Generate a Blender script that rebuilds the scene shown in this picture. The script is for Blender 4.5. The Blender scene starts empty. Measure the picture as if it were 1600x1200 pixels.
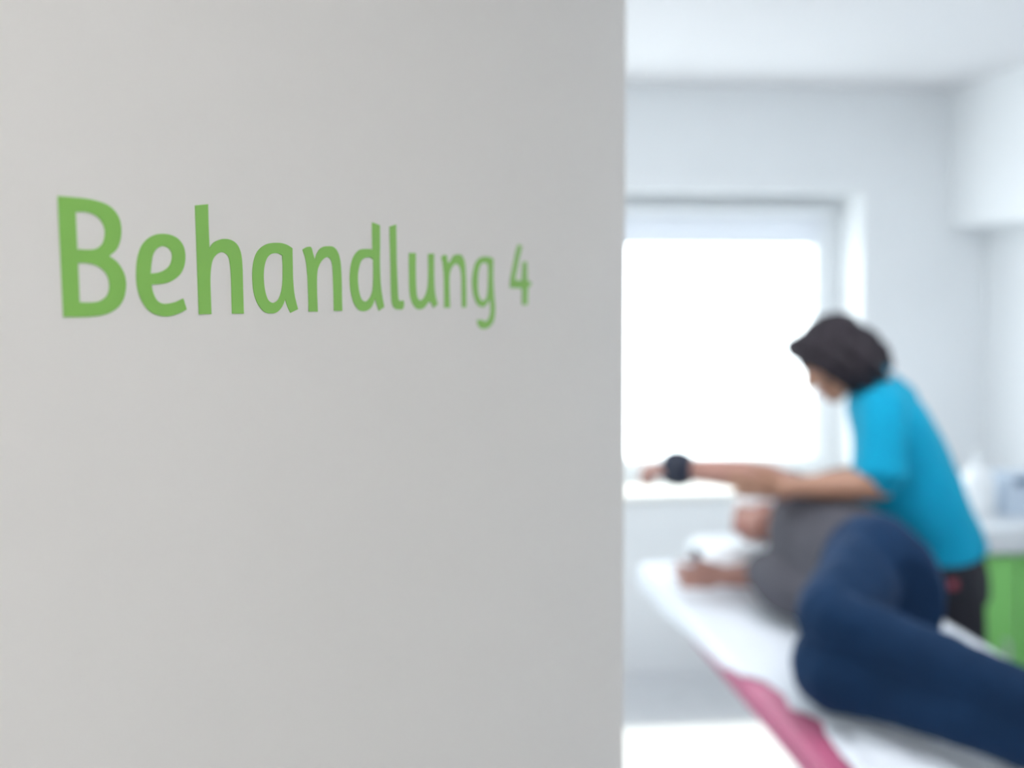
import bpy, bmesh, math, random
from mathutils import Vector, Matrix, noise
V = Vector
PI = math.pi
S = bpy.context.scene
C = S.collection
random.seed(4)

# ---------------------------------------------------------------- camera, light, exposure
EYE = 1.65
cam_d = bpy.data.cameras.new('camera')
cam = bpy.data.objects.new('camera', cam_d); C.objects.link(cam)
cam_d.sensor_fit = 'HORIZONTAL'; cam_d.sensor_width = 36.0
cam_d.lens = 36.0 * 1660 / 1600
cam_d.shift_y = -0.0544
cam_d.clip_start = 0.02
cam.location = (0, 0, EYE)
cam.rotation_euler = (math.radians(90 - 2.0), 0, math.radians(-6.0))
cam_d.dof.use_dof = True
cam_d.dof.focus_distance = 0.74
cam_d.dof.aperture_fstop = 2.6
S.camera = cam

W = bpy.data.worlds.new('world'); S.world = W; W.use_nodes = True
bgn = W.node_tree.nodes['Background']
bgn.inputs[0].default_value = (0.91, 0.945, 1.0, 1)
bgn.inputs[1].default_value = 5.95

sun_d = bpy.data.lights.new('sun', 'SUN'); sun_d.energy = 5.0; sun_d.angle = math.radians(3.0)
sun_d.color = (1.0, 0.95, 0.86)
sun = bpy.data.objects.new('sun', sun_d); C.objects.link(sun)
sun.rotation_euler = V((-0.10, -math.cos(math.radians(56)), -math.sin(math.radians(56)))).to_track_quat('-Z', 'Y').to_euler()

# daylight portal in the window opening (guides sampling only, adds no light of its own)
pd = bpy.data.lights.new('window_portal', 'AREA'); pd.shape = 'RECTANGLE'; pd.size = 2.6; pd.size_y = 1.3
pd.cycles.is_portal = True
po = bpy.data.objects.new('window_portal', pd); C.objects.link(po)
po.location = (0.7, 4.83, 1.43); po.rotation_euler = (math.radians(-90), 0, 0)
pd2 = bpy.data.lights.new('added_window_portal', 'AREA'); pd2.shape = 'RECTANGLE'; pd2.size = 1.3; pd2.size_y = 1.5  # sampling portal for the added side window
pd2.cycles.is_portal = True
po2 = bpy.data.objects.new('added_window_portal', pd2); C.objects.link(po2)
po2.location = (-1.49, 2.9, 1.43); po2.rotation_euler = (0, math.radians(-90), 0)

S.view_settings.view_transform = 'Standard'
S.view_settings.look = 'None'
S.view_settings.gamma = 1.0
S.view_settings.use_curve_mapping = False
S.view_settings.exposure = 0.0

# ---------------------------------------------------------------- helpers
def lin(c):
    return tuple(((x / 255) / 12.92 if x / 255 <= 0.04045 else ((x / 255 + 0.055) / 1.055) ** 2.4) for x in c)

def mat(name, rgb, rough=0.6, var=0.0, vscale=8.0, bump=0.0, bscale=40.0, metal=0.0, stretch=None, spec=0.5, emit=None, sheen=0.0):
    m = bpy.data.materials.new(name); m.use_nodes = True
    nt = m.node_tree; b = nt.nodes['Principled BSDF']
    b.inputs['Roughness'].default_value = rough; b.inputs['Metallic'].default_value = metal
    b.inputs['Specular IOR Level'].default_value = spec
    tc = nt.nodes.new('ShaderNodeTexCoord'); mp = nt.nodes.new('ShaderNodeMapping')
    nt.links.new(tc.outputs['Object'], mp.inputs[0])
    if stretch: mp.inputs['Scale'].default_value = stretch
    n = nt.nodes.new('ShaderNodeTexNoise'); n.inputs['Scale'].default_value = vscale; n.inputs['Detail'].default_value = 4
    nt.links.new(mp.outputs[0], n.inputs['Vector'])
    cr = nt.nodes.new('ShaderNodeValToRGB')
    lo = [max(0, x * (1 - var)) for x in rgb]; hi = [min(1, x * (1 + var)) for x in rgb]
    cr.color_ramp.elements[0].position = 0.3; cr.color_ramp.elements[1].position = 0.7
    cr.color_ramp.elements[0].color = (*lo, 1); cr.color_ramp.elements[1].color = (*hi, 1)
    nt.links.new(n.outputs['Fac'], cr.inputs[0]); nt.links.new(cr.outputs[0], b.inputs['Base Color'])
    if bump:
        n2 = nt.nodes.new('ShaderNodeTexNoise'); n2.inputs['Scale'].default_value = bscale; n2.inputs['Detail'].default_value = 5
        nt.links.new(mp.outputs[0], n2.inputs['Vector'])
        bp = nt.nodes.new('ShaderNodeBump'); bp.inputs['Strength'].default_value = bump; bp.inputs['Distance'].default_value = 0.02
        nt.links.new(n2.outputs['Fac'], bp.inputs['Height']); nt.links.new(bp.outputs[0], b.inputs['Normal'])
    if sheen:
        b.inputs['Sheen Weight'].default_value = sheen; b.inputs['Sheen Roughness'].default_value = 0.4; b.inputs['Sheen Tint'].default_value = (*[min(1, x * 3 + .15) for x in rgb], 1)
    if emit:
        b.inputs['Emission Color'].default_value = (*emit[0], 1); b.inputs['Emission Strength'].default_value = emit[1]
    return m

def obj(name, bm, m=None, parent=None, smooth=False):
    me = bpy.data.meshes.new(name)
    if isinstance(bm, bmesh.types.BMesh):
        bmesh.ops.recalc_face_normals(bm, faces=bm.faces[:]); bm.to_mesh(me); bm.free()
    else:
        me = bm; me.name = name
    if m: me.materials.append(m)
    o = bpy.data.objects.new(name, me); C.objects.link(o)
    if parent:
        o.parent = parent
        o.matrix_parent_inverse = Matrix.Translation(parent.location).inverted()
    if smooth:
        for p in me.polygons: p.use_smooth = True
    return o

def thing(name, label, cat, loc=(0, 0, 0), group=None):
    o = bpy.data.objects.new(name, None); C.objects.link(o); o.location = loc
    o.empty_display_size = 0.05
    tag(o, label, cat, group); return o

def tag(o, label, cat, group=None):
    o['label'] = label; o['category'] = cat
    if group: o['group'] = group
    return o

def struct(name, bm, m=None, label=None, cat=None):
    o = obj(name, bm, m); o['kind'] = 'structure'
    if label: o['label'] = label
    if cat: o['category'] = cat
    return o

def add_box(bm, x0, x1, y0, y1, z0, z1, bev=0.0, seg=2):
    t = bmesh.new()
    r = bmesh.ops.create_cube(t, size=1)
    for v in t.verts:
        v.co = V(((x0 + x1) / 2 + v.co.x * (x1 - x0), (y0 + y1) / 2 + v.co.y * (y1 - y0), (z0 + z1) / 2 + v.co.z * (z1 - z0)))
    if bev: bmesh.ops.bevel(t, geom=t.edges[:], offset=bev, segments=seg, affect='EDGES', profile=0.5)
    merge(bm, t)

def merge(bm, t):
    me = bpy.data.meshes.new('tmp'); t.to_mesh(me); t.free(); bm.from_mesh(me); bpy.data.meshes.remove(me)

def box(*a, **k):
    bm = bmesh.new(); add_box(bm, *a, **k); return bm

def prism(pts, z0, z1):
    bm = bmesh.new()
    lo = [bm.verts.new((p[0], p[1], z0)) for p in pts]; hi = [bm.verts.new((p[0], p[1], z1)) for p in pts]
    n = len(pts)
    bm.faces.new(lo[::-1]); bm.faces.new(hi)
    for i in range(n): bm.faces.new((lo[i], lo[(i + 1) % n], hi[(i + 1) % n], hi[i]))
    return bm

def add_lathe(bm, c, prof, seg=32):
    """prof: (radius, z) from bottom to top; radius 0 ends close the shape"""
    rings = []
    for r, z in prof:
        if r < 1e-6: rings.append([bm.verts.new((c[0], c[1], c[2] + z))])
        else: rings.append([bm.verts.new((c[0] + r * math.cos(2 * PI * k / seg), c[1] + r * math.sin(2 * PI * k / seg), c[2] + z)) for k in range(seg)])
    for a, b in zip(rings, rings[1:]):
        for k in range(seg):
            k2 = (k + 1) % seg
            if len(a) == 1 and len(b) == 1: continue
            if len(a) == 1: bm.faces.new((a[0], b[k], b[k2]))
            elif len(b) == 1: bm.faces.new((a[k], a[k2], b[0]))
            else: bm.faces.new((a[k], a[k2], b[k2], b[k]))
    for rg in (rings[0], rings[-1]):
        if len(rg) > 1: bm.faces.new(rg)

def cr(p0, p1, p2, p3, t):
    return 0.5 * ((2 * p1) + (p2 - p0) * t + (2 * p0 - 5 * p1 + 4 * p2 - p3) * t * t + (3 * p1 - p0 - 3 * p2 + p3) * t ** 3)

def refine(pts, k, closed=False):
    n = len(pts); out = []
    for i in range(n if closed else n - 1):
        if closed: a, b, c, d = pts[i - 1], pts[i], pts[(i + 1) % n], pts[(i + 2) % n]
        else: a, b, c, d = pts[max(i - 1, 0)], pts[i], pts[i + 1], pts[min(i + 2, n - 1)]
        for j in range(k): out.append(cr(a, b, c, d, j / k))
    if not closed: out.append(pts[-1])
    return out

def add_tube(bm, pts, rad, seg=16, k=4, flat=False, squash=None):
    """swept tube through pts with a radius per point, round (or flat) ends; squash=(axis, factor) flattens it"""
    P = [V(p) for p in pts]
    R = list(rad) if hasattr(rad, '__len__') else [rad] * len(P)
    if k > 1 and len(P) > 1:
        R = [v.x for v in refine([V((r, 0, 0)) for r in R], k)]; P = refine(P, k)
    n = len(P)
    T = [(P[min(i + 1, n - 1)] - P[max(i - 1, 0)]).normalized() for i in range(n)]
    u = T[0].orthogonal().normalized()
    frames = []
    for i in range(n):
        u = (u - T[i] * u.dot(T[i])).normalized()
        frames.append((u.copy(), T[i].cross(u)))
    sec = []
    if not flat:
        for a in (80, 60, 40, 20):
            a = math.radians(a); sec.append((P[0] - T[0] * R[0] * math.sin(a), R[0] * math.cos(a), frames[0]))
    for i in range(n): sec.append((P[i], R[i], frames[i]))
    if not flat:
        for a in (20, 40, 60, 80):
            a = math.radians(a); sec.append((P[-1] + T[-1] * R[-1] * math.sin(a), R[-1] * math.cos(a), frames[-1]))
    rings = []
    for c, r, (a, b) in sec:
        ring = []
        for j in range(seg):
            off = (a * math.cos(2 * PI * j / seg) + b * math.sin(2 * PI * j / seg)) * r
            if squash:
                ax = V(squash[0]).normalized(); off = off - ax * off.dot(ax) * (1 - squash[1])
            ring.append(bm.verts.new(c + off))
        rings.append(ring)
    for a, b in zip(rings, rings[1:]):
        for j in range(seg): bm.faces.new((a[j], a[(j + 1) % seg], b[(j + 1) % seg], b[j]))
    bm.faces.new(rings[0][::-1]); bm.faces.new(rings[-1])

def add_ell(bm, c, r, M=None, seg=20, rings=14):
    t = bmesh.new(); bmesh.ops.create_uvsphere(t, u_segments=seg, v_segments=rings, radius=1)
    for v in t.verts:
        p = V((v.co.x * r[0], v.co.y * r[1], v.co.z * r[2])) + V(c)
        v.co = (M @ p) if M else p
    merge(bm, t)

def add_loft(bm, secs, k=4, seg=32):
    """secs: (centre, half-axis vector A, half-axis vector B); closed with flat caps"""
    cs = refine([V(s[0]) for s in secs], k); As = refine([V(s[1]) for s in secs], k); Bs = refine([V(s[2]) for s in secs], k)
    rings = [[bm.verts.new(c + a * math.cos(2 * PI * j / seg) + b * math.sin(2 * PI * j / seg)) for j in range(seg)] for c, a, b in zip(cs, As, Bs)]
    for a, b in zip(rings, rings[1:]):
        for j in range(seg): bm.faces.new((a[j], a[(j + 1) % seg], b[(j + 1) % seg], b[j]))
    bm.faces.new(rings[0][::-1]); bm.faces.new(rings[-1])

def fuse(bm, voxel, smooth=5, fac=0.5, wrinkle=None):
    """one continuous skin over overlapping closed shapes"""
    bmesh.ops.recalc_face_normals(bm, faces=bm.faces[:])
    me = bpy.data.meshes.new('raw'); bm.to_mesh(me); bm.free()
    o = bpy.data.objects.new('raw', me); C.objects.link(o)
    r = o.modifiers.new('r', 'REMESH'); r.mode = 'VOXEL'; r.voxel_size = voxel
    s = o.modifiers.new('s', 'SMOOTH'); s.factor = fac; s.iterations = smooth
    dg = bpy.context.evaluated_depsgraph_get()
    out = bpy.data.meshes.new_from_object(o.evaluated_get(dg))
    bpy.data.objects.remove(o); bpy.data.meshes.remove(me)
    if wrinkle:
        amp, sc = wrinkle
        nr = [v.normal.copy() for v in out.vertices]
        for v, n in zip(out.vertices, nr):
            p = V((v.co.x * sc[0], v.co.y * sc[1], v.co.z * sc[2]))
            v.co += n * amp * (noise.noise(p) + 0.5 * noise.noise(p * 2.1))
    for p in out.polygons: p.use_smooth = True
    return out

def frame(f, u, pos):
    f = V(f).normalized(); u = V(u); u = (u - f * u.dot(f)).normalized(); l = u.cross(f)
    return Matrix(((f.x, l.x, u.x, pos[0]), (f.y, l.y, u.y, pos[1]), (f.z, l.z, u.z, pos[2]), (0, 0, 0, 1)))

def add_head(bm, M):
    E = lambda c, r: add_ell(bm, c, r, M)
    T = lambda p, r, **k: add_tube(bm, [M @ V(q) for q in p], r, seg=14, k=1, **k)
    E((-.012, 0, .03), (.094, .074, .085))
    E((.022, 0, -.02), (.066, .062, .086))
    T([(.015, .03, -.07), (.062, .012, -.096)], [.036, .022]); T([(.015, -.03, -.07), (.062, -.012, -.096)], [.036, .022])
    T([(.079, 0, .018), (.094, 0, -.008), (.104, 0, -.024)], [.009, .011, .013])
    E((.092, .011, -.027), (.012, .009, .009)); E((.092, -.011, -.027), (.012, .009, .009))
    for s in (1, -1):
        T([(.078, s * .008, .026), (.07, s * .035, .03), (.052, s * .054, .02)], [.011, .012, .010])
        E((.058, s * .036, -.022), (.026, .024, .026))
        T([(.072, s * .017, .010), (.079, s * .031, .0165), (.068, s * .046, .010)], [.004, .0055, .004]); T([(.072, s * .018, .000), (.0765, s * .031, -.0055), (.067, s * .045, .000)], [.004, .0045, .004])
        T([(-.012, s * .073, .018), (-.006, s * .08, .026), (-.014, s * .084, .02), (-.02, s * .082, 0), (-.006, s * .076, -.026)], [.006, .007, .007, .007, .007])
    E((.083, 0, -.054), (.013, .024, .0065)); E((.081, 0, -.065), (.012, .021, .008))
    E((.075, 0, -.088), (.018, .02, .016))

def add_face_parts(root, M, iris, browm):
    for s in (1, -1):
        bm = bmesh.new(); add_ell(bm, (.0655, s * .031, .006), (.0125, .0125, .0125), M, 16, 10)
        e = obj('eye', bm, m_eye, root, True)
        bm = bmesh.new(); add_ell(bm, (.0762, s * .0315, .0035), (.0032, .0056, .0056), M, 12, 8)
        obj('iris', bm, iris, e, True)
        bm = bmesh.new(); add_tube(bm, [M @ V(q) for q in ((.088, s * .014, .032), (.083, s * .033, .038), (.068, s * .05, .032))], [.003, .0042, .0025], seg=8)
        obj('eyebrow', bm, browm, root, True)
    bm = bmesh.new()
    add_tube(bm, [M @ V(q) for q in ((.088, .021, -.058), (.096, .008, -.0555), (.0955, 0, -.057), (.096, -.008, -.0555), (.088, -.021, -.058))], [.002, .005, .0045, .005, .002], seg=10)
    add_tube(bm, [M @ V(q) for q in ((.087, .019, -.061), (.093, 0, -.0655), (.087, -.019, -.061))], [.002, .0055, .002], seg=10)
    obj('lips', bm, m_lips, root, True)

def add_hand(bm, wrist, d, nrm, side, curl=(20, 25, 20), spread=4, thumb=(0.6, 0.75, 0.35), sc=1.0):
    """wrist point, finger direction d, palm-facing direction nrm, side=+1 puts the thumb along d x nrm"""
    d = V(d).normalized(); nrm = V(nrm); nrm = (nrm - d * nrm.dot(d)).normalized(); t = d.cross(nrm) * side
    w = V(wrist)
    M = Matrix(((d.x, t.x, nrm.x, w.x), (d.y, t.y, nrm.y, w.y), (d.z, t.z, nrm.z, w.z), (0, 0, 0, 1)))
    add_ell(bm, (.048 * sc, 0, 0), (.056 * sc, .041 * sc, .016 * sc), M)
    add_ell(bm, (.03 * sc, .022 * sc, .008 * sc), (.036 * sc, .02 * sc, .016 * sc), M)
    tips = []
    for i, (off, ln) in enumerate(((.031, .070), (.0105, .079), (-.0105, .073), (-.031, .057))):
        p = w + d * (.078 * sc) + t * (off * .92 * sc)
        root = w + d * (.052 * sc) + t * (off * .8 * sc)
        q = Matrix.Rotation(math.radians(-spread * (i - 1.5)) * -side, 3, nrm)
        dd = q @ d; ax = dd.cross(nrm)
        pts = [root, p + d * .012 * sc]; ang = 0
        for sgm, c in zip((.45, .30, .25), curl):
            ang += math.radians(c)
            pts.append(pts[-1] + (Matrix.Rotation(ang, 3, ax) @ dd) * ln * sgm * sc)
        add_tube(bm, pts, [.0085 * sc, .0092 * sc, .0085 * sc, .0078 * sc, .0066 * sc], seg=10, k=1)
        tips.append((pts[-1], Matrix.Rotation(ang, 3, ax) @ dd))
    th = d * thumb[0] + t * thumb[1] + nrm * thumb[2]; th.normalize()
    p0 = w + d * .022 * sc + t * .026 * sc + nrm * .006 * sc
    p1 = p0 + th * .042 * sc; th2 = (th + d * .5).normalized(); p2 = p1 + th2 * .03 * sc; p3 = p2 + (th2 + d * .2 + nrm * .1).normalized() * .022 * sc
    add_tube(bm, [p0, p1, p2, p3], [.014 * sc, .0115 * sc, .0102 * sc, .008 * sc], seg=10, k=1)

# ---------------------------------------------------------------- materials
m_room = mat('white_wall_paint', (.84, .855, .87), .85, .012, 3, .05, 180)
m_hall = mat('pale_wall_paint', (.82, .818, .812), .8, .008, 3, .012, 220)
m_ceil = mat('ceiling_paint', (.735, .73, .745), .9, .01, 3, .05, 160)
m_floor = mat('pale_grey_linoleum', (.66, .67, .69), .45, .05, 14)
m_frame = mat('white_window_plastic', (.84, .86, .88), .35, .01)
m_sill = mat('pale_stone_sill', (.86, .85, .82), .35, .03, 30)
m_green_text = mat('green_vinyl', lin((139, 200, 95)), .55, .02, 20)
m_green = mat('green_cabinet_laminate', lin((138, 212, 116)), .45, .02, 10)
m_worktop = mat('white_worktop', (.74, .77, .80), .35, .02)
m_whiteplastic = mat('white_plastic', (.86, .88, .90), .35, .01)
m_paleblue = mat('pale_blue_card', lin((200, 213, 228)), .6, .02)
m_darkblue = mat('dark_blue_tissue', lin((90, 112, 140)), .8, .05, 30)
m_pad = mat('raspberry_vinyl', lin((184, 92, 126)), .45, .04, 12, .08, 200)
m_sheet = mat('white_cotton_sheet', (.80, .83, .88), .85, .02, 10, .15, 60)
m_pillow = mat('white_terry', (.88, .91, .94), .9, .02, 12, .3, 120)
m_metal = mat('grey_powder_coated_steel', (.62, .64, .67), .4, .02, metal=.3)
m_rubber = mat('dark_rubber', (.06, .065, .08), .7, .05)
m_skin = mat('skin', lin((176, 131, 108)), .5, .06, 14, .03, 200)
m_skin2 = mat('skin_ruddy', lin((176, 130, 117)), .5, .08, 14, .03, 200)
m_lips = mat('lips', lin((176, 104, 98)), .45, .04)
m_eye = mat('eye_white', (.85, .85, .84), .2, .01)
m_iris = mat('brown_iris', (.06, .035, .02), .15, .1, 60)
m_iris2 = mat('grey_iris', (.10, .13, .16), .15, .1, 60)
m_hair = mat('dark_brown_hair', lin((42, 36, 42)), .6, .35, 60, .5, 90, stretch=(1, 1, .25), spec=.25)
m_hair2 = mat('white_hair', (.84, .83, .84), .6, .08, 60, .4, 90)
m_polo = mat('turquoise_polo_cotton', lin((9, 150, 187)), .85, .05, 8, .12, 220, sheen=.15, spec=.2)
m_trouser = mat('black_trousers', lin((22, 24, 34)), .85, .12, 14, .15, 120)
m_red = mat('red_tag', lin((150, 60, 76)), .6, .05)
m_jeans = mat('blue_denim', lin((20, 46, 76)), .8, .14, 7, .18, 160, sheen=.25, spec=.12)
m_tee = mat('charcoal_jersey', lin((85, 84, 91)), .9, .10, 9, .15, 160, spec=.2)
m_black = mat('black_strap', lin((34, 38, 54)), .5, .05)
m_cuff = mat('dark_padded_cuff', lin((36, 44, 62)), .8, .08, 40, .2, 120)
m_shoe = mat('white_shoe_leather', (.75, .76, .78), .5, .03)
m_sock = mat('grey_sock', (.35, .36, .38), .9, .05)
m_fill_lamp = mat('fill_lamp_diffuser', (.9, .9, .88), .5, .01, emit=((1.0, .96, .91), 14.6))  # glow of the added fill lamp in the hall
m_fill_lamp2 = mat('fill_lamp_diffuser_room', (.9, .9, .9), .5, .01, emit=((.93, .955, 1.0), 17.5))  # glow of the added fill lamp in the room

m_glass = bpy.data.materials.new('window_glass'); m_glass.use_nodes = True
nt = m_glass.node_tree; nt.nodes.clear()
o_ = nt.nodes.new('ShaderNodeOutputMaterial'); mx = nt.nodes.new('ShaderNodeMixShader'); tr = nt.nodes.new('ShaderNodeBsdfTransparent')
gl = nt.nodes.new('ShaderNodeBsdfGlossy'); gl.inputs['Roughness'].default_value = 0.02
lw = nt.nodes.new('ShaderNodeLayerWeight'); lw.inputs['Blend'].default_value = 0.5
pw = nt.nodes.new('ShaderNodeMath'); pw.operation = 'POWER'; pw.inputs[1].default_value = 5.0
fr = nt.nodes.new('ShaderNodeMath'); fr.operation = 'MULTIPLY_ADD'; fr.inputs[1].default_value = 0.9; fr.inputs[2].default_value = 0.04
nt.links.new(lw.outputs['Facing'], pw.inputs[0]); nt.links.new(pw.outputs[0], fr.inputs[0])
tr.inputs[0].default_value = (.95, .98, .97, 1)
nt.links.new(fr.outputs[0], mx.inputs[0]); nt.links.new(tr.outputs[0], mx.inputs[1]); nt.links.new(gl.outputs[0], mx.inputs[2]); nt.links.new(mx.outputs[0], o_.inputs[0])

m_blind = bpy.data.materials.new('translucent_blind_cloth'); m_blind.use_nodes = True
nt = m_blind.node_tree; nt.nodes.clear()
o_ = nt.nodes.new('ShaderNodeOutputMaterial'); mx = nt.nodes.new('ShaderNodeMixShader'); df = nt.nodes.new('ShaderNodeBsdfDiffuse'); tl = nt.nodes.new('ShaderNodeBsdfTranslucent')
wv = nt.nodes.new('ShaderNodeTexNoise'); wv.inputs['Scale'].default_value = 200
cr_ = nt.nodes.new('ShaderNodeValToRGB'); cr_.color_ramp.elements[0].color = (.78, .80, .84, 1); cr_.color_ramp.elements[1].color = (.84, .86, .89, 1)
nt.links.new(wv.outputs['Fac'], cr_.inputs[0])
nt.links.new(cr_.outputs[0], df.inputs[0]); tl.inputs[0].default_value = (.66, .67, .70, 1)
mx.inputs[0].default_value = 0.40
nt.links.new(df.outputs[0], mx.inputs[1]); nt.links.new(tl.outputs[0], mx.inputs[2]); nt.links.new(mx.outputs[0], o_.inputs[0])

# ---------------------------------------------------------------- the treatment room and the hall in front of it
CEIL = 2.525; XL = -1.3; XR = 2.575; YB = 4.45; YF = 1.385
EDGE = V((0.2825, 1.3217, 0)); WD = V((0.5560, 0.8312, 0)); WN = V((0.8312, -0.5560, 0))   # sign wall: end corner, run, hall-side normal
p = [EDGE, EDGE - WD * 2.6, EDGE - WD * 2.6 - WN * .12, EDGE - WN * .12]
struct('wall_left', prism(p, 0, CEIL), m_hall, 'pale grey wall carrying green lettering beside the doorway', 'wall')
struct('floor', box(-2.2, 3.0, -1.6, YB + .35, -.10, 0), m_floor)
struct('ceiling', box(-2.2, 3.0, -1.6, YB + .35, CEIL, CEIL + .12), m_ceil)
WX0, WX1, WZ0, WZ1 = -.60, 2.003, .785, 2.078
bm = bmesh.new()
add_box(bm, XL - .15, WX0, YB, YB + .35, 0, CEIL); add_box(bm, WX1, XR + .15, YB, YB + .35, 0, CEIL)
add_box(bm, WX0, WX1, YB, YB + .35, 0, WZ0 - .03); add_box(bm, WX0, WX1, YB, YB + .35, WZ1, CEIL)
struct('wall_back', bm, m_room)
struct('wall_right', box(XR, XR + .15, YF - .12, YB, 0, CEIL), m_room)
SY0, SY1 = 2.15, 3.65
bm = bmesh.new()
add_box(bm, XL - .15, XL, YF, SY0, 0, CEIL); add_box(bm, XL - .15, XL, SY1, YB, 0, CEIL)
add_box(bm, XL - .15, XL, SY0, SY1, 0, WZ0 - .03); add_box(bm, XL - .15, XL, SY0, SY1, WZ1, CEIL)
struct('wall_room_left', bm, m_room)
bm = bmesh.new()
add_box(bm, XL - .15, .20, YF, YF + .12, 0, CEIL); add_box(bm, 1.22, XR, YF - .12, YF, 0, CEIL); add_box(bm, .2, 1.22, YF - .02, YF + .1, 2.25, CEIL)
struct('wall_front', bm, m_room)
struct('wall_hall_right', box(1.3, 1.42, -1.5, YF - .12, 0, CEIL), m_hall)
struct('wall_hall_back', box(-2.1, 1.42, -1.6, -1.5, 0, CEIL), m_hall)
struct('wall_hall_left', box(-2.2, -2.08, -1.5, YF, 0, CEIL), m_hall)
struct('trim_1', box(2.40, XR, YF, YB, 1.928, CEIL), m_room, 'white boxed-in bulkhead along the top of the right wall', 'bulkhead')

# ---------------------------------------------------------------- window
win = bpy.data.objects.new('window_1', None); C.objects.link(win); win.location = (.7, 4.75, WZ0); win['kind'] = 'structure'
win['label'] = 'white window with a bright overexposed pane'; win['category'] = 'window'
bm = bmesh.new(); FY0, FY1 = 4.70, 4.79
add_box(bm, WX0, WX0 + .06, FY0, FY1, WZ0, WZ1, .006); add_box(bm, WX1 - .06, WX1, FY0, FY1, WZ0, WZ1, .006)
add_box(bm, WX0 + .06, WX1 - .06, FY0, FY1, WZ0, WZ0 + .05, .006); add_box(bm, WX0 + .06, WX1 - .06, FY0, FY1, WZ1 - .05, WZ1, .006)
add_box(bm, .57, .63, FY0, FY1, WZ0 + .05, WZ1 - .05, .006)
obj('window_frame', bm, m_frame, win)
for x0, x1, hx in ((WX0 + .06, .57, .535), (.63, WX1 - .06, WX1 - .095)):
    bm = bmesh.new(); a, b = WZ0 + .05, WZ1 - .05; q = .062
    add_box(bm, x0, x0 + q, FY0 - .02, FY1 - .01, a, b, .008); add_box(bm, x1 - q, x1, FY0 - .02, FY1 - .01, a, b, .008)
    add_box(bm, x0 + q, x1 - q, FY0 - .02, FY1 - .01, a, a + q, .008); add_box(bm, x0 + q, x1 - q, FY0 - .02, FY1 - .01, b - q, b, .008)
    s = obj('sash', bm, m_frame, win)
    obj('pane', box(x0 + q, x1 - q, 4.745, 4.751, a + q, b - q), m_glass, s)
    bm = bmesh.new(); add_box(bm, hx - .014, hx + .014, FY0 - .032, FY0 - .02, 1.56, 1.64, .004)
    add_tube(bm, [(hx, FY0 - .03, 1.62), (hx, FY0 - .06, 1.62), (hx - .03, FY0 - .066, 1.62), (hx - .11, FY0 - .066, 1.622)], .010, seg=10, k=3)
    obj('window_handle', bm, m_frame, s, True)
obj('window_sill', box(WX0 - .02, WX1 + .0, YB - .03, 4.70, WZ0 - .03, WZ0 + .003, .006), m_sill, win)

win2 = bpy.data.objects.new('added_side_window', None); C.objects.link(win2); win2.location = (XL - .1, 2.9, WZ0); win2['kind'] = 'structure'  # unseen side window, added to brighten surfaces facing left
bm = bmesh.new()
add_box(bm, XL - .14, XL - .06, SY0, SY0 + .08, WZ0, WZ1, .006); add_box(bm, XL - .14, XL - .06, SY1 - .08, SY1, WZ0, WZ1, .006)
add_box(bm, XL - .14, XL - .06, SY0 + .08, SY1 - .08, WZ0, WZ0 + .08, .006); add_box(bm, XL - .14, XL - .06, SY0 + .08, SY1 - .08, WZ1 - .08, WZ1, .006)
obj('window_frame', bm, m_frame, win2)
obj('pane', box(XL - .104, XL - .098, SY0 + .08, SY1 - .08, WZ0 + .08, WZ1 - .08), m_glass, win2)
obj('window_sill', box(XL - .15, XL + .03, SY0, SY1, WZ0 - .03, WZ0 + .003, .006), m_sill, win2)

rb = thing('roller_blind', 'white translucent roller blind pulled down a little over the top of the window', 'blind', (1.29, 4.66, 2.0))
obj('blind_cassette', box(.66, 1.93, 4.63, 4.68, 1.985, 2.03, .012), m_frame, rb)
obj('blind_cloth', box(.69, 1.895, 4.656, 4.6575, 1.865, 1.99), m_blind, rb)
obj('bottom_bar', box(.69, 1.895, 4.65, 4.663, 1.852, 1.866, .004), m_frame, rb)

# ---------------------------------------------------------------- unseen ceiling lamps, added to brighten hall and room
def added_ceiling_lamp(x, y, w, m, label):
    t = thing('added_ceiling_lamp', label, 'lamp', (x, y, CEIL))
    bm = bmesh.new(); add_box(bm, x - w, x + w, y - .16, y + .16, CEIL - .05, CEIL, .008); obj('fill_lamp_housing', bm, m_whiteplastic, t)
    obj('diffuser', box(x - w + .02, x + w - .02, y - .14, y + .14, CEIL - .062, CEIL - .048, .004), m, t)
added_ceiling_lamp(.25, -.45, .6, m_fill_lamp, 'long flat ceiling lamp added unseen in the hall as fill light')
added_ceiling_lamp(1.2, 2.3, .6, m_fill_lamp2, 'long flat ceiling lamp added unseen above the couch foot as fill light')

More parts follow.
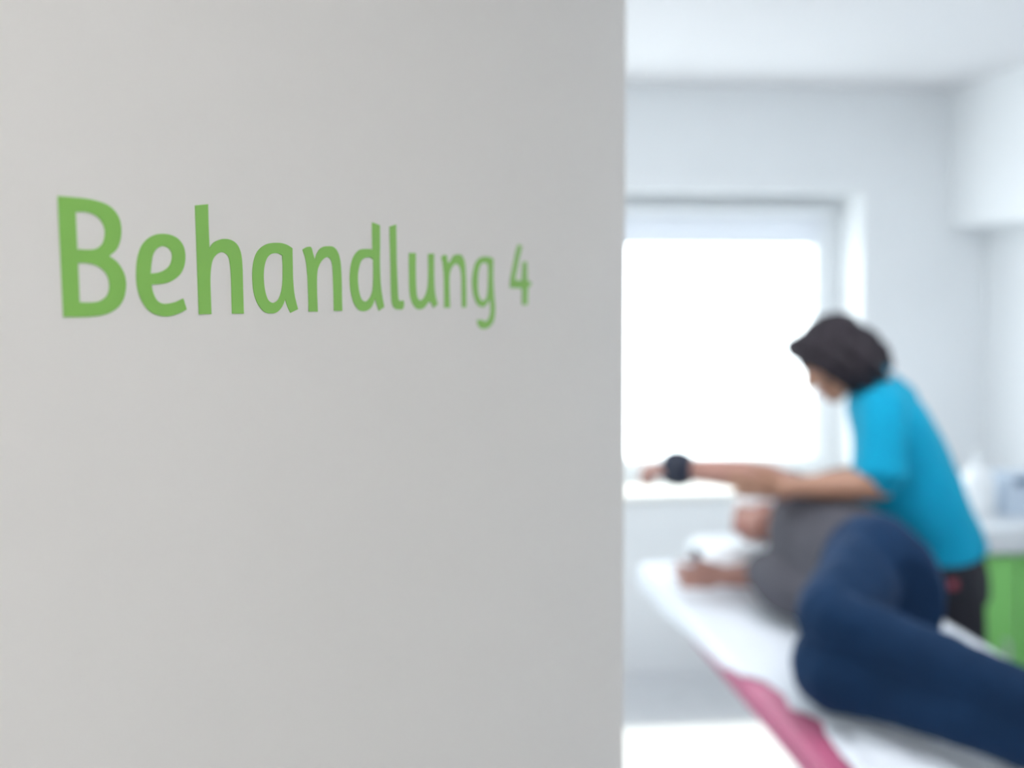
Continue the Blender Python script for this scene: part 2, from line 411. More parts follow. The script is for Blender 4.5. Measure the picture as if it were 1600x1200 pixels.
# ---------------------------------------------------------------- green lettering on the wall
LETTERS = [
    ('B', [[(0.4068,1.7029,1),(0.4162,1.703,0),(0.4257,1.7029,0),(0.434,1.7021,0),(0.4416,1.7002,0),(0.4471,1.6965,0),(0.4501,1.6917,0),(0.451,1.6857,0),(0.45,1.6797,0),(0.4471,1.6746,0),(0.4418,1.6706,1),(0.4474,1.6673,0),(0.4517,1.6624,0),(0.4538,1.657,0),(0.4538,1.6513,0),(0.4518,1.6449,0),(0.4469,1.6399,0),(0.439,1.6366,0),(0.4291,1.6354,0),(0.4187,1.6353,0),(0.4094,1.6355,1),(0.4081,1.6673,0)],[(0.4184,1.6948,1),(0.4256,1.6952,0),(0.4316,1.694,0),(0.4364,1.6909,0),(0.4388,1.6867,0),(0.439,1.6823,0),(0.4374,1.6779,0),(0.4335,1.6748,0),(0.4282,1.6738,0),(0.4192,1.6738,1)],[(0.4196,1.6659,1),(0.4258,1.666,0),(0.4326,1.6648,0),(0.4379,1.6618,0),(0.4411,1.6575,0),(0.4418,1.6519,0),(0.44,1.6475,0),(0.4353,1.6444,0),(0.4292,1.6435,0),(0.4203,1.6437,1)]]),
    ('e', [[(0.4841,1.6856,0),(0.4904,1.6851,0),(0.4963,1.683,0),(0.5006,1.6787,0),(0.5022,1.673,0),(0.5013,1.6665,0),(0.4981,1.6613,0),(0.4925,1.6574,0),(0.4849,1.6549,0),(0.474,1.654,1),(0.4749,1.6498,0),(0.4777,1.6448,0),(0.4822,1.6424,0),(0.488,1.6423,0),(0.494,1.6433,0),(0.5001,1.6454,1),(0.5029,1.6384,1),(0.4965,1.636,0),(0.4896,1.6345,0),(0.4829,1.6344,0),(0.4755,1.6361,0),(0.4699,1.6396,0),(0.4652,1.6455,0),(0.4626,1.6534,0),(0.4622,1.6608,0),(0.4631,1.6693,0),(0.4661,1.6768,0),(0.4714,1.6819,0),(0.4775,1.6847,0)],[(0.4733,1.6608,1),(0.474,1.6665,0),(0.4753,1.6721,0),(0.4782,1.676,0),(0.4823,1.6779,0),(0.4869,1.6774,0),(0.4902,1.6751,0),(0.4912,1.6714,0),(0.4897,1.6669,0),(0.4858,1.6636,0),(0.48,1.6615,0)]]),
    ('h', [[(0.5114,1.7051,1),(0.5228,1.7067,1),(0.5231,1.6907,0),(0.5237,1.6779,1),(0.5276,1.6817,0),(0.5333,1.684,0),(0.5385,1.6848,0),(0.5448,1.6841,0),(0.5501,1.6812,0),(0.5535,1.6755,0),(0.5548,1.6662,0),(0.5552,1.6511,0),(0.5557,1.6347,1),(0.5445,1.6349,1),(0.544,1.6579,0),(0.5429,1.6687,0),(0.5408,1.6738,0),(0.5356,1.6759,0),(0.5303,1.6743,0),(0.5265,1.6703,0),(0.5248,1.6643,0),(0.5242,1.6577,0),(0.5244,1.6477,0),(0.5249,1.635,1),(0.5138,1.635,1),(0.5128,1.6641,0)]]),
    ('a', [[(0.5898,1.6843,0),(0.5962,1.6842,0),(0.6021,1.6831,0),(0.6073,1.6811,1),(0.6075,1.6701,0),(0.6078,1.658,0),(0.6091,1.6484,0),(0.6109,1.6425,0),(0.6131,1.6369,1),(0.6048,1.6344,1),(0.6016,1.639,0),(0.599,1.6445,1),(0.5968,1.6407,0),(0.5935,1.6372,0),(0.5892,1.6349,0),(0.5842,1.6343,0),(0.5779,1.6351,0),(0.5724,1.6387,0),(0.5684,1.6438,0),(0.5658,1.6507,0),(0.5649,1.6599,0),(0.5657,1.6682,0),(0.5684,1.6752,0),(0.5729,1.6797,0),(0.5792,1.6827,0),(0.5844,1.6838,0)],[(0.5872,1.6768,0),(0.5918,1.6768,0),(0.5963,1.6755,1),(0.5968,1.6689,0),(0.5967,1.6584,0),(0.5955,1.6512,0),(0.5929,1.6455,0),(0.5893,1.6425,0),(0.585,1.6418,0),(0.5808,1.6437,0),(0.5781,1.6484,0),(0.5766,1.6545,0),(0.5762,1.6619,0),(0.5773,1.6684,0),(0.5798,1.6732,0),(0.5833,1.6758,0)]]),
    ('n', [[(0.6191,1.6805,1),(0.6231,1.6822,0),(0.6274,1.6829,0),(0.6293,1.6819,0),(0.6308,1.6785,0),(0.633,1.6731,1),(0.6355,1.6777,0),(0.6396,1.6818,0),(0.6444,1.6836,0),(0.6493,1.6841,0),(0.655,1.6839,0),(0.6596,1.6815,0),(0.6629,1.677,0),(0.6648,1.6698,0),(0.6657,1.6585,0),(0.666,1.6457,0),(0.6663,1.6347,1),(0.6562,1.6349,1),(0.6557,1.6508,0),(0.6552,1.663,0),(0.6541,1.6711,0),(0.6516,1.6746,0),(0.6476,1.6758,0),(0.6427,1.6739,0),(0.6387,1.6703,0),(0.6362,1.6658,0),(0.6354,1.6598,0),(0.6354,1.6483,0),(0.6361,1.6347,1),(0.6257,1.6349,1),(0.6252,1.6508,0),(0.6244,1.6626,0),(0.6226,1.6729,0)]]),
    ('d', [[(0.7069,1.7054,1),(0.7173,1.7037,1),(0.7175,1.6897,0),(0.7171,1.6749,0),(0.7178,1.6601,0),(0.7195,1.6493,0),(0.723,1.6371,1),(0.7156,1.6341,1),(0.713,1.6386,0),(0.7101,1.6446,1),(0.7078,1.64,0),(0.7026,1.6357,0),(0.6947,1.634,0),(0.6875,1.6356,0),(0.6815,1.6409,0),(0.6778,1.6493,0),(0.6766,1.6597,0),(0.678,1.67,0),(0.6818,1.6773,0),(0.6879,1.682,0),(0.6957,1.6836,0),(0.7072,1.6837,1),(0.7069,1.696,0)],[(0.7081,1.6754,1),(0.7082,1.6627,0),(0.7073,1.652,0),(0.7044,1.646,0),(0.6993,1.6422,0),(0.6942,1.6421,0),(0.6904,1.6454,0),(0.6877,1.6526,0),(0.6868,1.6611,0),(0.688,1.6676,0),(0.6911,1.6736,0),(0.6962,1.6765,0),(0.7035,1.677,0)]]),
    ('l', [[(0.7316,1.7033,1),(0.7408,1.7057,1),(0.7412,1.6907,0),(0.7416,1.6728,0),(0.7427,1.6562,0),(0.7436,1.6451,0),(0.7454,1.642,0),(0.7488,1.642,0),(0.7517,1.6423,1),(0.7523,1.6381,0),(0.75,1.635,0),(0.7448,1.6347,0),(0.7386,1.6358,0),(0.735,1.6397,0),(0.7336,1.6479,0),(0.7328,1.6698,0)]]),
    ('u', [[(0.7606,1.6825,1),(0.7707,1.6828,1),(0.7706,1.6683,0),(0.771,1.6562,0),(0.7723,1.6466,0),(0.7751,1.6428,0),(0.7784,1.6421,0),(0.7831,1.6435,0),(0.7874,1.6476,0),(0.7903,1.6543,0),(0.7913,1.6661,0),(0.7911,1.6828,1),(0.8004,1.6831,1),(0.8003,1.6689,0),(0.8009,1.6543,0),(0.8029,1.645,0),(0.8063,1.6384,1),(0.7994,1.6354,1),(0.7967,1.6385,0),(0.7931,1.6414,1),(0.7888,1.6389,0),(0.783,1.6353,0),(0.7755,1.6344,0),(0.769,1.6366,0),(0.764,1.6421,0),(0.7613,1.6507,0),(0.7607,1.6657,0)]]),
    ('n', [[(0.8129,1.6804,1),(0.8175,1.6826,0),(0.822,1.6817,0),(0.8227,1.6782,0),(0.8251,1.6751,1),(0.8287,1.6773,0),(0.8338,1.682,0),(0.8401,1.6836,0),(0.847,1.6835,0),(0.8513,1.6809,0),(0.8545,1.6753,0),(0.8558,1.6655,0),(0.8566,1.6507,0),(0.8568,1.6351,1),(0.8495,1.635,1),(0.849,1.6507,0),(0.8485,1.6643,0),(0.8459,1.6718,0),(0.8396,1.6752,0),(0.8328,1.6732,0),(0.8281,1.6683,0),(0.8265,1.6608,0),(0.8267,1.648,0),(0.8275,1.635,1),(0.8181,1.6351,1),(0.8178,1.6507,0),(0.8174,1.6649,0),(0.8154,1.6749,0)]]),
    ('g', [[(0.891,1.6832,0),(0.9006,1.6831,0),(0.9093,1.6815,1),(0.9088,1.6677,0),(0.9093,1.6561,0),(0.9111,1.6429,0),(0.9126,1.6327,0),(0.9111,1.624,0),(0.9065,1.6182,0),(0.899,1.6148,0),(0.8902,1.6138,0),(0.8829,1.6153,0),(0.8786,1.619,0),(0.8772,1.6226,1),(0.8858,1.6227,0),(0.8917,1.6212,0),(0.8976,1.6217,0),(0.902,1.6256,0),(0.9043,1.6321,0),(0.9028,1.643,1),(0.8976,1.6387,0),(0.8917,1.6355,0),(0.8858,1.6351,0),(0.8786,1.6375,0),(0.8729,1.6432,0),(0.8694,1.6516,0),(0.8685,1.6601,0),(0.8709,1.6699,0),(0.8751,1.6771,0),(0.8823,1.6815,0)],[(0.8888,1.6772,0),(0.8962,1.6768,0),(0.8994,1.6747,0),(0.8999,1.6639,0),(0.8988,1.6517,0),(0.8961,1.6437,0),(0.8917,1.6413,0),(0.8859,1.6413,0),(0.8815,1.6445,0),(0.8789,1.6516,0),(0.8787,1.6616,0),(0.8801,1.6694,0),(0.8838,1.6751,0)]]),
    ('4', [[(0.9625,1.6977,1),(0.9703,1.6961,1),(0.965,1.686,0),(0.9592,1.6722,0),(0.9548,1.6616,1),(0.9703,1.661,1),(0.9725,1.6801,1),(0.9815,1.6804,1),(0.9822,1.6618,1),(0.993,1.658,1),(0.9835,1.6533,1),(0.9827,1.6359,1),(0.9714,1.6361,1),(0.9713,1.6529,1),(0.9446,1.6534,1),(0.9454,1.6622,0),(0.9503,1.6736,0),(0.9568,1.6888,0)]]),
]
FOOT = EDGE - WD * 1.25562
sign = thing('wall_lettering', 'green adhesive lettering reading Behandlung 4 on the pale grey wall', 'lettering', EDGE - WD * .55 + V((0, 0, 1.65)))
def smooth_contour(pts):
    n = len(pts); out = []
    for i in range(n):
        p1, p2 = pts[i], pts[(i + 1) % n]; p0, p3 = pts[i - 1], pts[(i + 2) % n]
        v1, v2 = V((p1[0], p1[1], 0)), V((p2[0], p2[1], 0))
        v0 = V((p0[0], p0[1], 0)) if not p1[2] else v1 * 2 - v2
        v3 = V((p3[0], p3[1], 0)) if not p2[2] else v2 * 2 - v1
        for j in range(6): out.append(cr(v0, v1, v2, v3, j / 6))
    return out
for ch, cts in LETTERS:
    cu = bpy.data.curves.new('glyph', 'CURVE'); cu.dimensions = '2D'; cu.fill_mode = 'BOTH'; cu.extrude = .0003
    for ct in cts:
        q = smooth_contour(ct); sp = cu.splines.new('POLY'); sp.points.add(len(q) - 1); sp.use_cyclic_u = True
        for k_, v in enumerate(q): sp.points[k_].co = (v.x, v.y, 0, 1)
    to = bpy.data.objects.new('glyph', cu); C.objects.link(to)
    me = bpy.data.meshes.new_from_object(to.evaluated_get(bpy.context.evaluated_depsgraph_get()))
    bpy.data.objects.remove(to); bpy.data.curves.remove(cu)
    for v in me.vertices:
        w_ = FOOT + WD * v.co.x + V((0, 0, v.co.y)) + WN * (v.co.z + .0004); v.co = w_
    o = obj('numeral' if ch == '4' else 'letter', me, m_green_text, sign)
    o['label'] = 'green ' + ('numeral 4' if ch == '4' else 'letter ' + ch)

# ---------------------------------------------------------------- treatment couch
BX0, BX1, BY0, BY1, BZ0, BZ1 = .84, 1.55, 1.66, 3.65, .622, .690
bed = thing('treatment_couch', 'raspberry padded treatment couch on a grey lifting frame', 'couch', (1.195, 2.65, 0))
obj('padded_top', box(BX0, BX1, BY0, BY1, BZ0, BZ1, .022, 4), m_pad, bed, True)
bm = bmesh.new()
add_box(bm, BX0 + .12, BX0 + .16, BY0 + .06, BY1 - .12, BZ0 - .04, BZ0 + .004, .004); add_box(bm, BX1 - .16, BX1 - .12, BY0 + .06, BY1 - .12, BZ0 - .04, BZ0 + .004, .004)
for y in (BY0 + .08, 2.2, 2.75, BY1 - .18): add_box(bm, BX0 + .14, BX1 - .14, y, y + .04, BZ0 - .04, BZ0 - .002, .004)
obj('top_frame', bm, m_metal, bed)
bm = bmesh.new(); add_box(bm, 1.10, 1.30, 2.2, 2.7, .06, BZ0 - .03, .012); obj('lifting_column', bm, m_metal, bed)
bm = bmesh.new(); add_box(bm, .98, 1.42, 1.85, 2.85, .03, .075, .012); obj('base_frame', bm, m_metal, bed)
for x in (1.0, 1.40):
    for y in (1.9, 2.8):
        bm = bmesh.new(); add_lathe(bm, (x, y, 0), [(.028, 0), (.03, .006), (.026, .032)], 20); obj('foot', bm, m_rubber, bed, True)

def edge_off(y):                       # how far the cloth edge lies in from (+) or hangs over (-) the couch's left edge
    k = [(1.66, .03), (1.9, .045), (2.05, .058), (2.16, .065), (2.24, .088), (2.31, .046), (2.40, .058), (2.47, .048), (2.56, .0), (2.70, -.022), (2.9, -.034), (3.1, -.05), (3.3, -.07), (3.66, -.08)]
    for a, b in zip(k, k[1:]):
        if y <= b[0]:
            t = (y - a[0]) / (b[0] - a[0]); t = t * t * (3 - 2 * t); return a[1] + (b[1] - a[1]) * t
    return k[-1][1]
bm = bmesh.new(); NU, NV = 70, 150; rows = []
Ya, Yb_ = BY0 + .02, BY1 + .07
for j in range(NV + 1):
    y = Ya + (Yb_ - Ya) * j / NV; row = []
    e = edge_off(min(y, BY1))
    for i in range(NU + 1):
        s0 = e; s1 = (BX1 - BX0) + .012
        s = s0 + (s1 - s0) * i / NU
        amp = .0025 + .017 * max(0, min(1, (2.35 - y) / .25))
        nz = noise.noise(V((s * 9, y * 7, 1.3))) + .6 * noise.noise(V((s * 20 + y * 9, y * 15, 4.1))); nz = abs(nz) * amp
        if s >= .012: x, z = BX0 + s, BZ1 + .004 + nz
        elif s >= -.012:
            t = (.012 - s) / .024 * PI / 2; x, z = BX0 + .012 - .018 * math.sin(t), BZ1 - .014 + .018 * math.cos(t)
        else: x, z = BX0 - .006 - abs(nz) * .6, BZ1 - .014 + (s + .012)
        yy = y
        if y > BY1 - .012:             # falls over the head end
            q = y - (BY1 - .012)
            t = min(1, q / .024) * PI / 2
            yy = BY1 - .012 + .018 * math.sin(t); z = z - .018 * (1 - math.cos(t)) - max(0, q - .024)
        row.append(bm.verts.new((x, yy, z)))
    rows.append(row)
for a, b in zip(rows, rows[1:]):
    for i in range(NU): bm.faces.new((a[i], a[i + 1], b[i + 1], b[i]))
sh = obj('bed_sheet', bm, m_sheet, None, True)
so = sh.modifiers.new('thickness', 'SOLIDIFY'); so.thickness = .0025; so.offset = 1
tag(sh, 'crumpled white sheet spread over the treatment couch, leaving a raspberry strip bare', 'sheet')

pl = thing('pillow', 'white towelling pillow under the head of the lying person', 'pillow', (1.13, 3.45, .70))
bm = bmesh.new(); add_box(bm, .975, 1.38, 3.30, 3.60, .706, .806, .05, 6)
bmesh.ops.subdivide_edges(bm, edges=bm.edges[:], cuts=1, use_grid_fill=True)
obj('cushion', fuse(bm, .012, 12, .6, (.004, (14, 14, 14))), m_pillow, pl)
bm = bmesh.new(); add_ell(bm, (.975, 3.42, .765), (.016, .038, .034)); obj('dark_label', bm, m_black, pl, True)

# ---------------------------------------------------------------- cabinet with worktop
cb = thing('base_cabinet', 'low cabinet with green doors in the far right corner', 'cabinet', (2.1, 3.9, 0))
cx0, cx1, cy0, cy1 = 1.70, XR - .005, 3.50, YB - .005
obj('carcass', box(cx0, cx1, cy0 + .022, cy1, .08, .735, .003), m_whiteplastic, cb)
obj('plinth', box(cx0 + .02, cx1 - .01, cy0 + .07, cy1 - .02, 0, .085), m_metal, cb)
for a, b, h in ((cx0 + .003, 2.155, 2.11), (2.167, cx1 - .003, 2.21)):
    d = obj('door', box(a, b, cy0, cy0 + .02, .09, .722, .003), m_green, cb)
    bm = bmesh.new(); add_tube(bm, [(h, cy0 + .004, .30), (h, cy0 - .028, .305), (h, cy0 - .03, .36), (h, cy0 - .028, .415), (h, cy0 + .004, .42)], .006, seg=10, k=3)
    obj('handle', bm, m_metal, d, True)
wt = obj('worktop', box(cx0 - .01, cx1, cy0 - .03, cy1, .735, .822, .008), m_worktop)
tag(wt, 'thick white worktop lying on the green-doored cabinet', 'worktop')

sb = thing('soap_bottle', 'tall white pump bottle standing on the worktop beside the turquoise back', 'bottle', (2.13, 3.72, .822))
bm = bmesh.new(); add_lathe(bm, (2.13, 3.72, .822), [(0, 0), (.058, 0), (.062, .008), (.062, .10), (.056, .14), (.036, .172), (.02, .184), (.019, .196), (0, .196)]); obj('bottle_body', bm, m_whiteplastic, sb, True)
bm = bmesh.new(); add_lathe(bm, (2.13, 3.72, 1.016), [(0, 0), (.022, 0), (.022, .016), (.007, .018), (.007, .032), (.013, .034), (.013, .046), (0, .046)], 20)
add_tube(bm, [(2.13, 3.72, 1.056), (2.10, 3.712, 1.056), (2.085, 3.708, 1.048)], .006, seg=10, k=3); obj('pump_head', bm, m_whiteplastic, sb, True)
gb = thing('glove_box', 'pale blue cardboard box with a dark opening at the right edge of the worktop', 'box', (2.33, 3.72, .822))
obj('carton', box(2.215, 2.44, 3.66, 3.78, .822, .975, .003), m_paleblue, gb)
bm = bmesh.new(); add_ell(bm, (2.27, 3.661, .95), (.034, .006, .017)); obj('opening', bm, m_darkblue, gb, True)

# ---------------------------------------------------------------- person bending over the couch
th = thing('person', 'person in a turquoise polo shirt and black trousers bending over the couch', 'person', (1.74, 3.1, 0))
tf, tl_ = V((-.87, .5, 0)).normalized(), V((-.5, -.87, 0)).normalized()
def tsec(z, cx, a, b, cy=3.10): return ((cx, cy, z), tl_ * a, tf * b)
TS = [((1.685, 3.10, .822), tl_ * .168, tf * .115 + V((0, 0, -.035))), ((1.655, 3.10, .90), tl_ * .168, tf * .122 + V((0, 0, -.015))), tsec(.985, 1.575, .165, .164), tsec(1.10, 1.538, .168, .154), tsec(1.20, 1.512, .175, .132), tsec(1.287, 1.478, .178, .118), tsec(1.352, 1.452, .135, .09), tsec(1.395, 1.438, .075, .065)]
HM = frame((-.74, .22, -.63), (-.62, .06, .78), (1.296, 3.09, 1.447))
Ls, Le, Lw = V((1.395, 2.945, 1.305)), V((1.362, 2.888, 1.098)), V((1.088, 2.924, 1.090))
Rs, Re, Rw = V((1.565, 3.235, 1.30)), V((1.66, 3.33, 1.055)), V((1.44, 3.215, 1.082))
bm = bmesh.new()
add_loft(bm, [(s[0], s[1] * .9, s[2] * .88) for s in TS])
add_tube(bm, [(1.448, 3.10, 1.33), (1.412, 3.098, 1.385), HM @ V((-.02, 0, -.035))], [.062, .055, .056])
add_head(bm, HM)
add_tube(bm, [Ls, (Ls + Le) / 2, Le], [.056, .047, .041]); add_tube(bm, [Le, Le.lerp(Lw, .3), Le.lerp(Lw, .75), Lw], [.040, .043, .033, .028])
add_tube(bm, [Rs, (Rs + Re) / 2, Re], [.056, .047, .041]); add_tube(bm, [Re, Re.lerp(Rw, .3), Re.lerp(Rw, .75), Rw], [.040, .043, .033, .028])
LH, LK, LA = V((1.645, 3.02, .80)), V((1.69, 3.0, .45)), V((1.745, 3.02, .09))
RH, RK, RA = V((1.735, 3.18, .80)), V((1.755, 3.18, .45)), V((1.79, 3.20, .09))
for h, k, a in ((LH, LK, LA), (RH, RK, RA)):
    add_tube(bm, [h, h.lerp(k, .5), k, k.lerp(a, .35), a], [.075, .066, .05, .048, .034])
    add_ell(bm, (a.x - .05, a.y + .02, .055), (.11, .035, .03))
add_hand(bm, Lw, (-1, .14, .02), (0, .95, .3), -1, (12, 16, 12), 4, (.8, .55, .05), .97)
add_hand(bm, Rw, (-1, -.55, .02), (0, .05, -1), -1, (8, 12, 10), 5, (.6, .7, .2), .97)
obj('body', fuse(bm, .0042, 4), m_skin, th)
add_face_parts(th, HM, m_iris, m_hair)
# hair: cap, fringe, side locks, gathered back
bm = bmesh.new()
E = lambda c, r: add_ell(bm, c, r, HM)
T = lambda p, r: add_tube(bm, [HM @ V(q) for q in p], r, seg=12, k=3)
E((-.022, 0, .044), (.110, .086, .081)); E((-.075, 0, -.015), (.062, .075, .075)); E((-.088, 0, -.062), (.045, .062, .055))
for s in (1, -1):
    T([(.062, s * .012, .098), (.066, s * .04, .078), (.048, s * .068, .045), (.018, s * .082, -.005), (-.012, s * .082, -.062)], [.02, .024, .024, .024, .016])
    T([(.03, s * .055, .09), (.012, s * .084, .03), (-.02, s * .086, -.04), (-.04, s * .074, -.10)], [.022, .024, .026, .016])
    T([(-.03, s * .07, .06), (-.06, s * .078, -.02), (-.08, s * .062, -.10)], [.024, .028, .02])
T([(.058, 0, .106), (.076, .01, .095), (.082, .03, .078)], [.022, .02, .012]); T([(.058, 0, .106), (.076, -.012, .095), (.082, -.03, .078)], [.022, .02, .012])
for s in (1, -1):
    T([(.05, s * .062, .065), (.034, s * .084, .01), (.016, s * .086, -.045), (.008, s * .074, -.108)], [.018, .022, .022, .012])
    T([(.0, s * .07, .07), (-.012, s * .09, 0), (-.022, s * .088, -.06), (-.034, s * .074, -.118)], [.022, .026, .026, .014])
    T([(-.05, s * .05, .05), (-.065, s * .082, -.03), (-.07, s * .07, -.085), (-.078, s * .05, -.13)], [.022, .028, .028, .016])
T([(-.09, 0, -.02), (-.115, 0, -.07), (-.112, 0, -.115)], [.04, .04, .024])
T([(-.10, 0, .03), (-.118, .01, -.03), (-.105, 0, -.085)], [.03, .034, .022])
obj('hair', fuse(bm, .005, 3, .5, (.003, (60, 60, 30))), m_hair, th)
# polo shirt with loose sleeves
bm = bmesh.new()
add_loft(bm, TS[:-1] + [tsec(1.388, 1.440, .085, .072)])
add_tube(bm, [Ls + V((.0, .01, .0)), Ls.lerp(Le, .45), Ls.lerp(Le, .86)], [.068, .070, .066], flat=False)
add_tube(bm, [Ls.lerp(Le, .5), Ls.lerp(Le, .93)], [.068, .077], flat=True, k=1)
add_tube(bm, [Rs + V((.0, -.01, .0)), Rs.lerp(Re, .45), Rs.lerp(Re, .86)], [.072, .068, .060], flat=False)
add_tube(bm, [Rs.lerp(Re, .5), Rs.lerp(Re, .90)], [.062, .066], flat=True, k=1)
add_tube(bm, [(1.47, 3.10, 1.33), Ls + V((.015, .02, .0))], [.075, .066]); add_tube(bm, [(1.47, 3.10, 1.33), Rs + V((-.015, -.02, 0))], [.075, .066])
obj('polo_shirt', fuse(bm, .007, 6, .5, (.004, (12, 12, 7))), m_polo, th)
bm = bmesh.new()
cc = V((1.418, 3.10, 1.395)); cn = V((-.45, .08, .89)).normalized(); ca = cn.orthogonal().normalized(); cb_ = cn.cross(ca)
ring = [cc + (ca * math.cos(t) + cb_ * math.sin(t)) * .064 for t in [2 * PI * i / 24 for i in range(24)]]
for dz, r in ((0, .014), (.018, .011)):
    q = [x + cn * dz for x in ring]; add_tube(bm, q + [q[0], q[1]], r, seg=8, k=1)
obj('collar', fuse(bm, .005, 4), m_polo, th)
# trousers
bm = bmesh.new()
add_loft(bm, [((1.70, 3.10, .70), tl_ * .155, tf * .105), ((1.695, 3.10, .78), tl_ * .158, tf * .105), ((1.665, 3.10, .90), tl_ * .14, tf * .10)])
for h, k, a in ((LH, LK, LA), (RH, RK, RA)):
    add_tube(bm, [h, h.lerp(k, .5), k, k.lerp(a, .5), a + V((0, 0, .0))], [.09, .08, .068, .066, .062]); add_tube(bm, [a + V((0, 0, .1)), a + V((0, 0, -.045))], [.06, .064], flat=True, k=1)
obj('trousers', fuse(bm, .008, 5, .5, (.004, (14, 14, 7))), m_trouser, th)
for a in (LA, RA):
    bm = bmesh.new(); add_tube(bm, [(a.x + .05, a.y - .01, .05), (a.x - .02, a.y + .012, .052), (a.x - .11, a.y + .045, .042), (a.x - .17, a.y + .065, .038)], [.044, .045, .043, .034], squash=((0, 0, 1), 1.0))
    add_tube(bm, [(a.x, a.y, .05), (a.x + .01, a.y, .10)], [.044, .046])
    me = fuse(bm, .007, 4)
    for v in me.vertices: v.co.z = max(v.co.z, .0)
    obj('shoe', me, m_shoe, th)
bm = bmesh.new(); add_box(bm, 1.600, 1.624, 2.934, 2.946, .775, .802, .004); obj('red_tag', bm, m_red, th)

# ---------------------------------------------------------------- person lying on the couch
pt = thing('person', 'white-haired person in grey t-shirt and jeans lying sideways on the couch', 'person', (1.24, 2.75, .70))
def psec(y, x, z, b, a): return ((x, y, z), V((b, 0, 0)), V((0, 0, a)))
PS = [psec(3.20, 1.235, .88, .07, .085), psec(3.13, 1.225, .89, .112, .178), psec(3.0, 1.225, .885, .138, .175), psec(2.86, 1.24, .87, .138, .162), psec(2.74, 1.25, .868, .128, .158), psec(2.60, 1.225, .885, .125, .175)]
PM = frame((-.96, -.06, -.20), (-.16, .97, -.12), (1.17, 3.335, .898))
As, Ae, Aw = V((1.27, 3.10, .998)), V((1.06, 2.99, 1.098)), V((.818, 3.10, 1.110))
Bs, Be, Bw = V((1.26, 3.10, .79)), V((1.22, 3.17, .762)), V((1.0, 3.21, .748))
Hi1, K1, A1 = V((1.205, 2.59, .945)), V((.965, 2.28, .90)), V((1.245, 1.90, .825))
Hi2, K2, A2 = V((1.205, 2.58, .80)), V((.955, 2.265, .79)), V((1.245, 1.875, .770))
bm = bmesh.new()
add_loft(bm, [(s[0], s[1] * .9, s[2] * .92) for s in PS] + [psec(2.50, 1.22, .88, .10, .15)])
add_tube(bm, [(1.235, 3.16, .885), (1.20, 3.24, .888), PM @ V((-.02, 0, -.035))], [.07, .058, .058])
add_head(bm, PM)
add_tube(bm, [As, As.lerp(Ae, .5), Ae], [.056, .049, .042]); add_tube(bm, [Ae, Ae.lerp(Aw, .3), Ae.lerp(Aw, .75), Aw], [.041, .043, .034, .029])
add_tube(bm, [Bs, Bs.lerp(Be, .5), Be], [.056, .049, .044]); add_tube(bm, [Be, Be.lerp(Bw, .3), Be.lerp(Bw, .75), Bw], [.043, .044, .036, .031])
add_hand(bm, Aw, (-1, .12, -.10), (.05, .2, -1), -1, (66, 80, 50), 4)
add_hand(bm, Bw + V((0, 0, .0)), (-1, .06, -.03), (.05, 1, .15), -1, (22, 30, 24), 4, (.85, .3, .3))
for h, k, a in ((Hi1, K1, A1), (Hi2, K2, A2)):
    add_tube(bm, [h, h.lerp(k, .5), k, k.lerp(a, .3), a], [.09, .076, .056, .054, .036])
    f_ = (a - k).normalized(); add_tube(bm, [a, a + f_ * .05, a + f_ * .07 + V((.03, -.05, .0)), a + f_ * .075 + V((.045, -.14, -.005))], [.036, .038, .036, .026])
obj('body', fuse(bm, .0042, 4), m_skin2, pt)
add_face_parts(pt, PM, m_iris2, m_hair2)
bm = bmesh.new()
add_ell(bm, (-.026, 0, .046), (.100, .082, .080), PM); add_ell(bm, (-.062, 0, -.005), (.05, .068, .06), PM); add_ell(bm, (-.022, .030, .004), (.074, .064, .080), PM); add_ell(bm, (-.022, -.026, .012), (.07, .058, .06), PM); add_ell(bm, (-.018, .066, -.006), (.072, .034, .078), PM); add_ell(bm, (-.05, .055, -.045), (.045, .036, .05), PM)
for s in (1, -1):
    add_tube(bm, [PM @ V(q) for q in ((.05, s * .03, .098), (.04, s * .062, .065), (.012, s * .078, .03), (-.03, s * .079, -.01))], [.014, .018, .016, .014], seg=12, k=3)
obj('hair', fuse(bm, .005, 3, .5, (.0025, (70, 40, 70))), m_hair2, pt)
bm = bmesh.new()
add_loft(bm, PS[:1] + PS[1:])
add_tube(bm, [(1.235, 3.08, .98), As + V((.0, 0, .0)), As.lerp(Ae, .4), As.lerp(Ae, .55)], [.086, .066, .059, .054]); add_tube(bm, [As.lerp(Ae, .3), As.lerp(Ae, .62)], [.056, .058], flat=True, k=1)
add_tube(bm, [(1.22, 3.09, .82), Bs, Be, Be.lerp(Bw, .28)], [.09, .075, .062, .056]); add_tube(bm, [Be, Be.lerp(Bw, .36)], [.05, .056], flat=True, k=1)
add_tube(bm, [(1.105, 3.07, .79), (1.105, 2.92, .79), (1.15, 2.80, .78)], [.075, .08, .07])
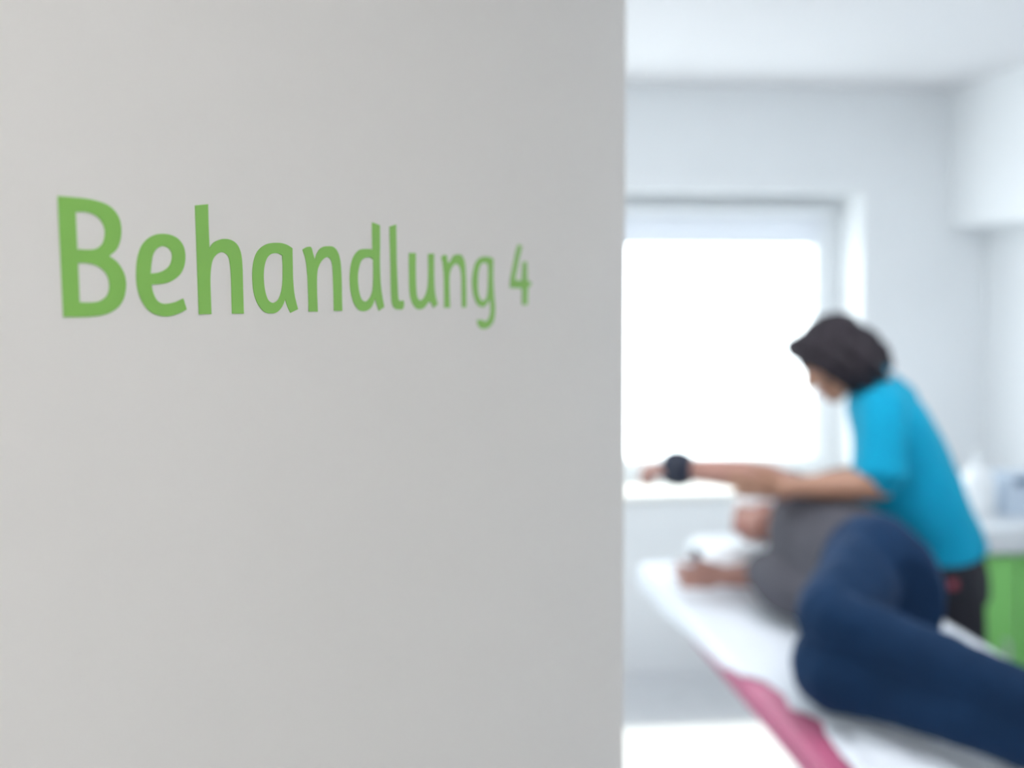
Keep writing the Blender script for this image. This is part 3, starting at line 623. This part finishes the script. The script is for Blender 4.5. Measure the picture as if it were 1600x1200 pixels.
add_tube(bm, [(1.29, 3.04, .955), (1.315, 2.93, .953), (1.30, 2.80, .945)], [.075, .078, .075])
obj('t_shirt', fuse(bm, .007, 6, .5, (.006, (9, 5, 9))), m_tee, pt)
bm = bmesh.new()
add_loft(bm, [psec(2.735, 1.245, .868, .136, .166), psec(2.68, 1.235, .876, .134, .176), psec(2.58, 1.215, .884, .130, .186), psec(2.48, 1.215, .88, .122, .172), psec(2.42, 1.22, .87, .09, .13)])
for h, k, a, rr in ((Hi1, K1, A1, (.108, .098, .080, .074, .064)), (Hi2, K2, A2, (.102, .096, .086, .07, .06))):
    add_tube(bm, [h, h.lerp(k, .5), k, k.lerp(a, .32), a + (a - k).normalized() * .02], rr); add_tube(bm, [k.lerp(a, .6), a + (a - k).normalized() * .04], [.064, .064], flat=True, k=1)
obj('jeans', fuse(bm, .008, 6, .5, (.005, (11, 11, 11))), m_jeans, pt)
bm = bmesh.new()
N_ = 40
for z0 in (0,):
    pts = [V((1.25 + .139 * math.cos(2 * PI * i / N_), 2.722, .872 + .164 * math.sin(2 * PI * i / N_))) for i in range(N_)]
    add_tube(bm, pts + pts[:2], .008, seg=8, k=1, squash=None)
obj('belt', bm, m_black, pt, True)
for a, k in ((A1, K1), (A2, K2)):
    f_ = (a - k).normalized(); bm = bmesh.new()
    add_tube(bm, [a, a + f_ * .05, a + f_ * .07 + V((.03, -.05, .0)), a + f_ * .075 + V((.045, -.145, -.005))], [.042, .044, .042, .032]); obj('sock', fuse(bm, .006, 4), m_sock, pt)
# padded cuff on the raised wrist
wd = (Aw - Ae).normalized(); wc = Ae.lerp(Aw, .975)
bm = bmesh.new(); add_tube(bm, [wc + wd * q for q in (-.043, -.036, -.02, 0, .02, .036, .043)], [.036, .046, .052, .054, .052, .046, .036], seg=28, k=2, flat=True)
cuff = obj('wrist_cuff', bm, m_cuff, pt, True)
bm = bmesh.new(); add_tube(bm, [wc + wd * q for q in (-.013, -.012, .012, .013)], [.053, .056, .056, .053], seg=28, k=1, flat=True)
obj('cuff_strap', bm, m_black, cuff, True)
pt.location.z += .010
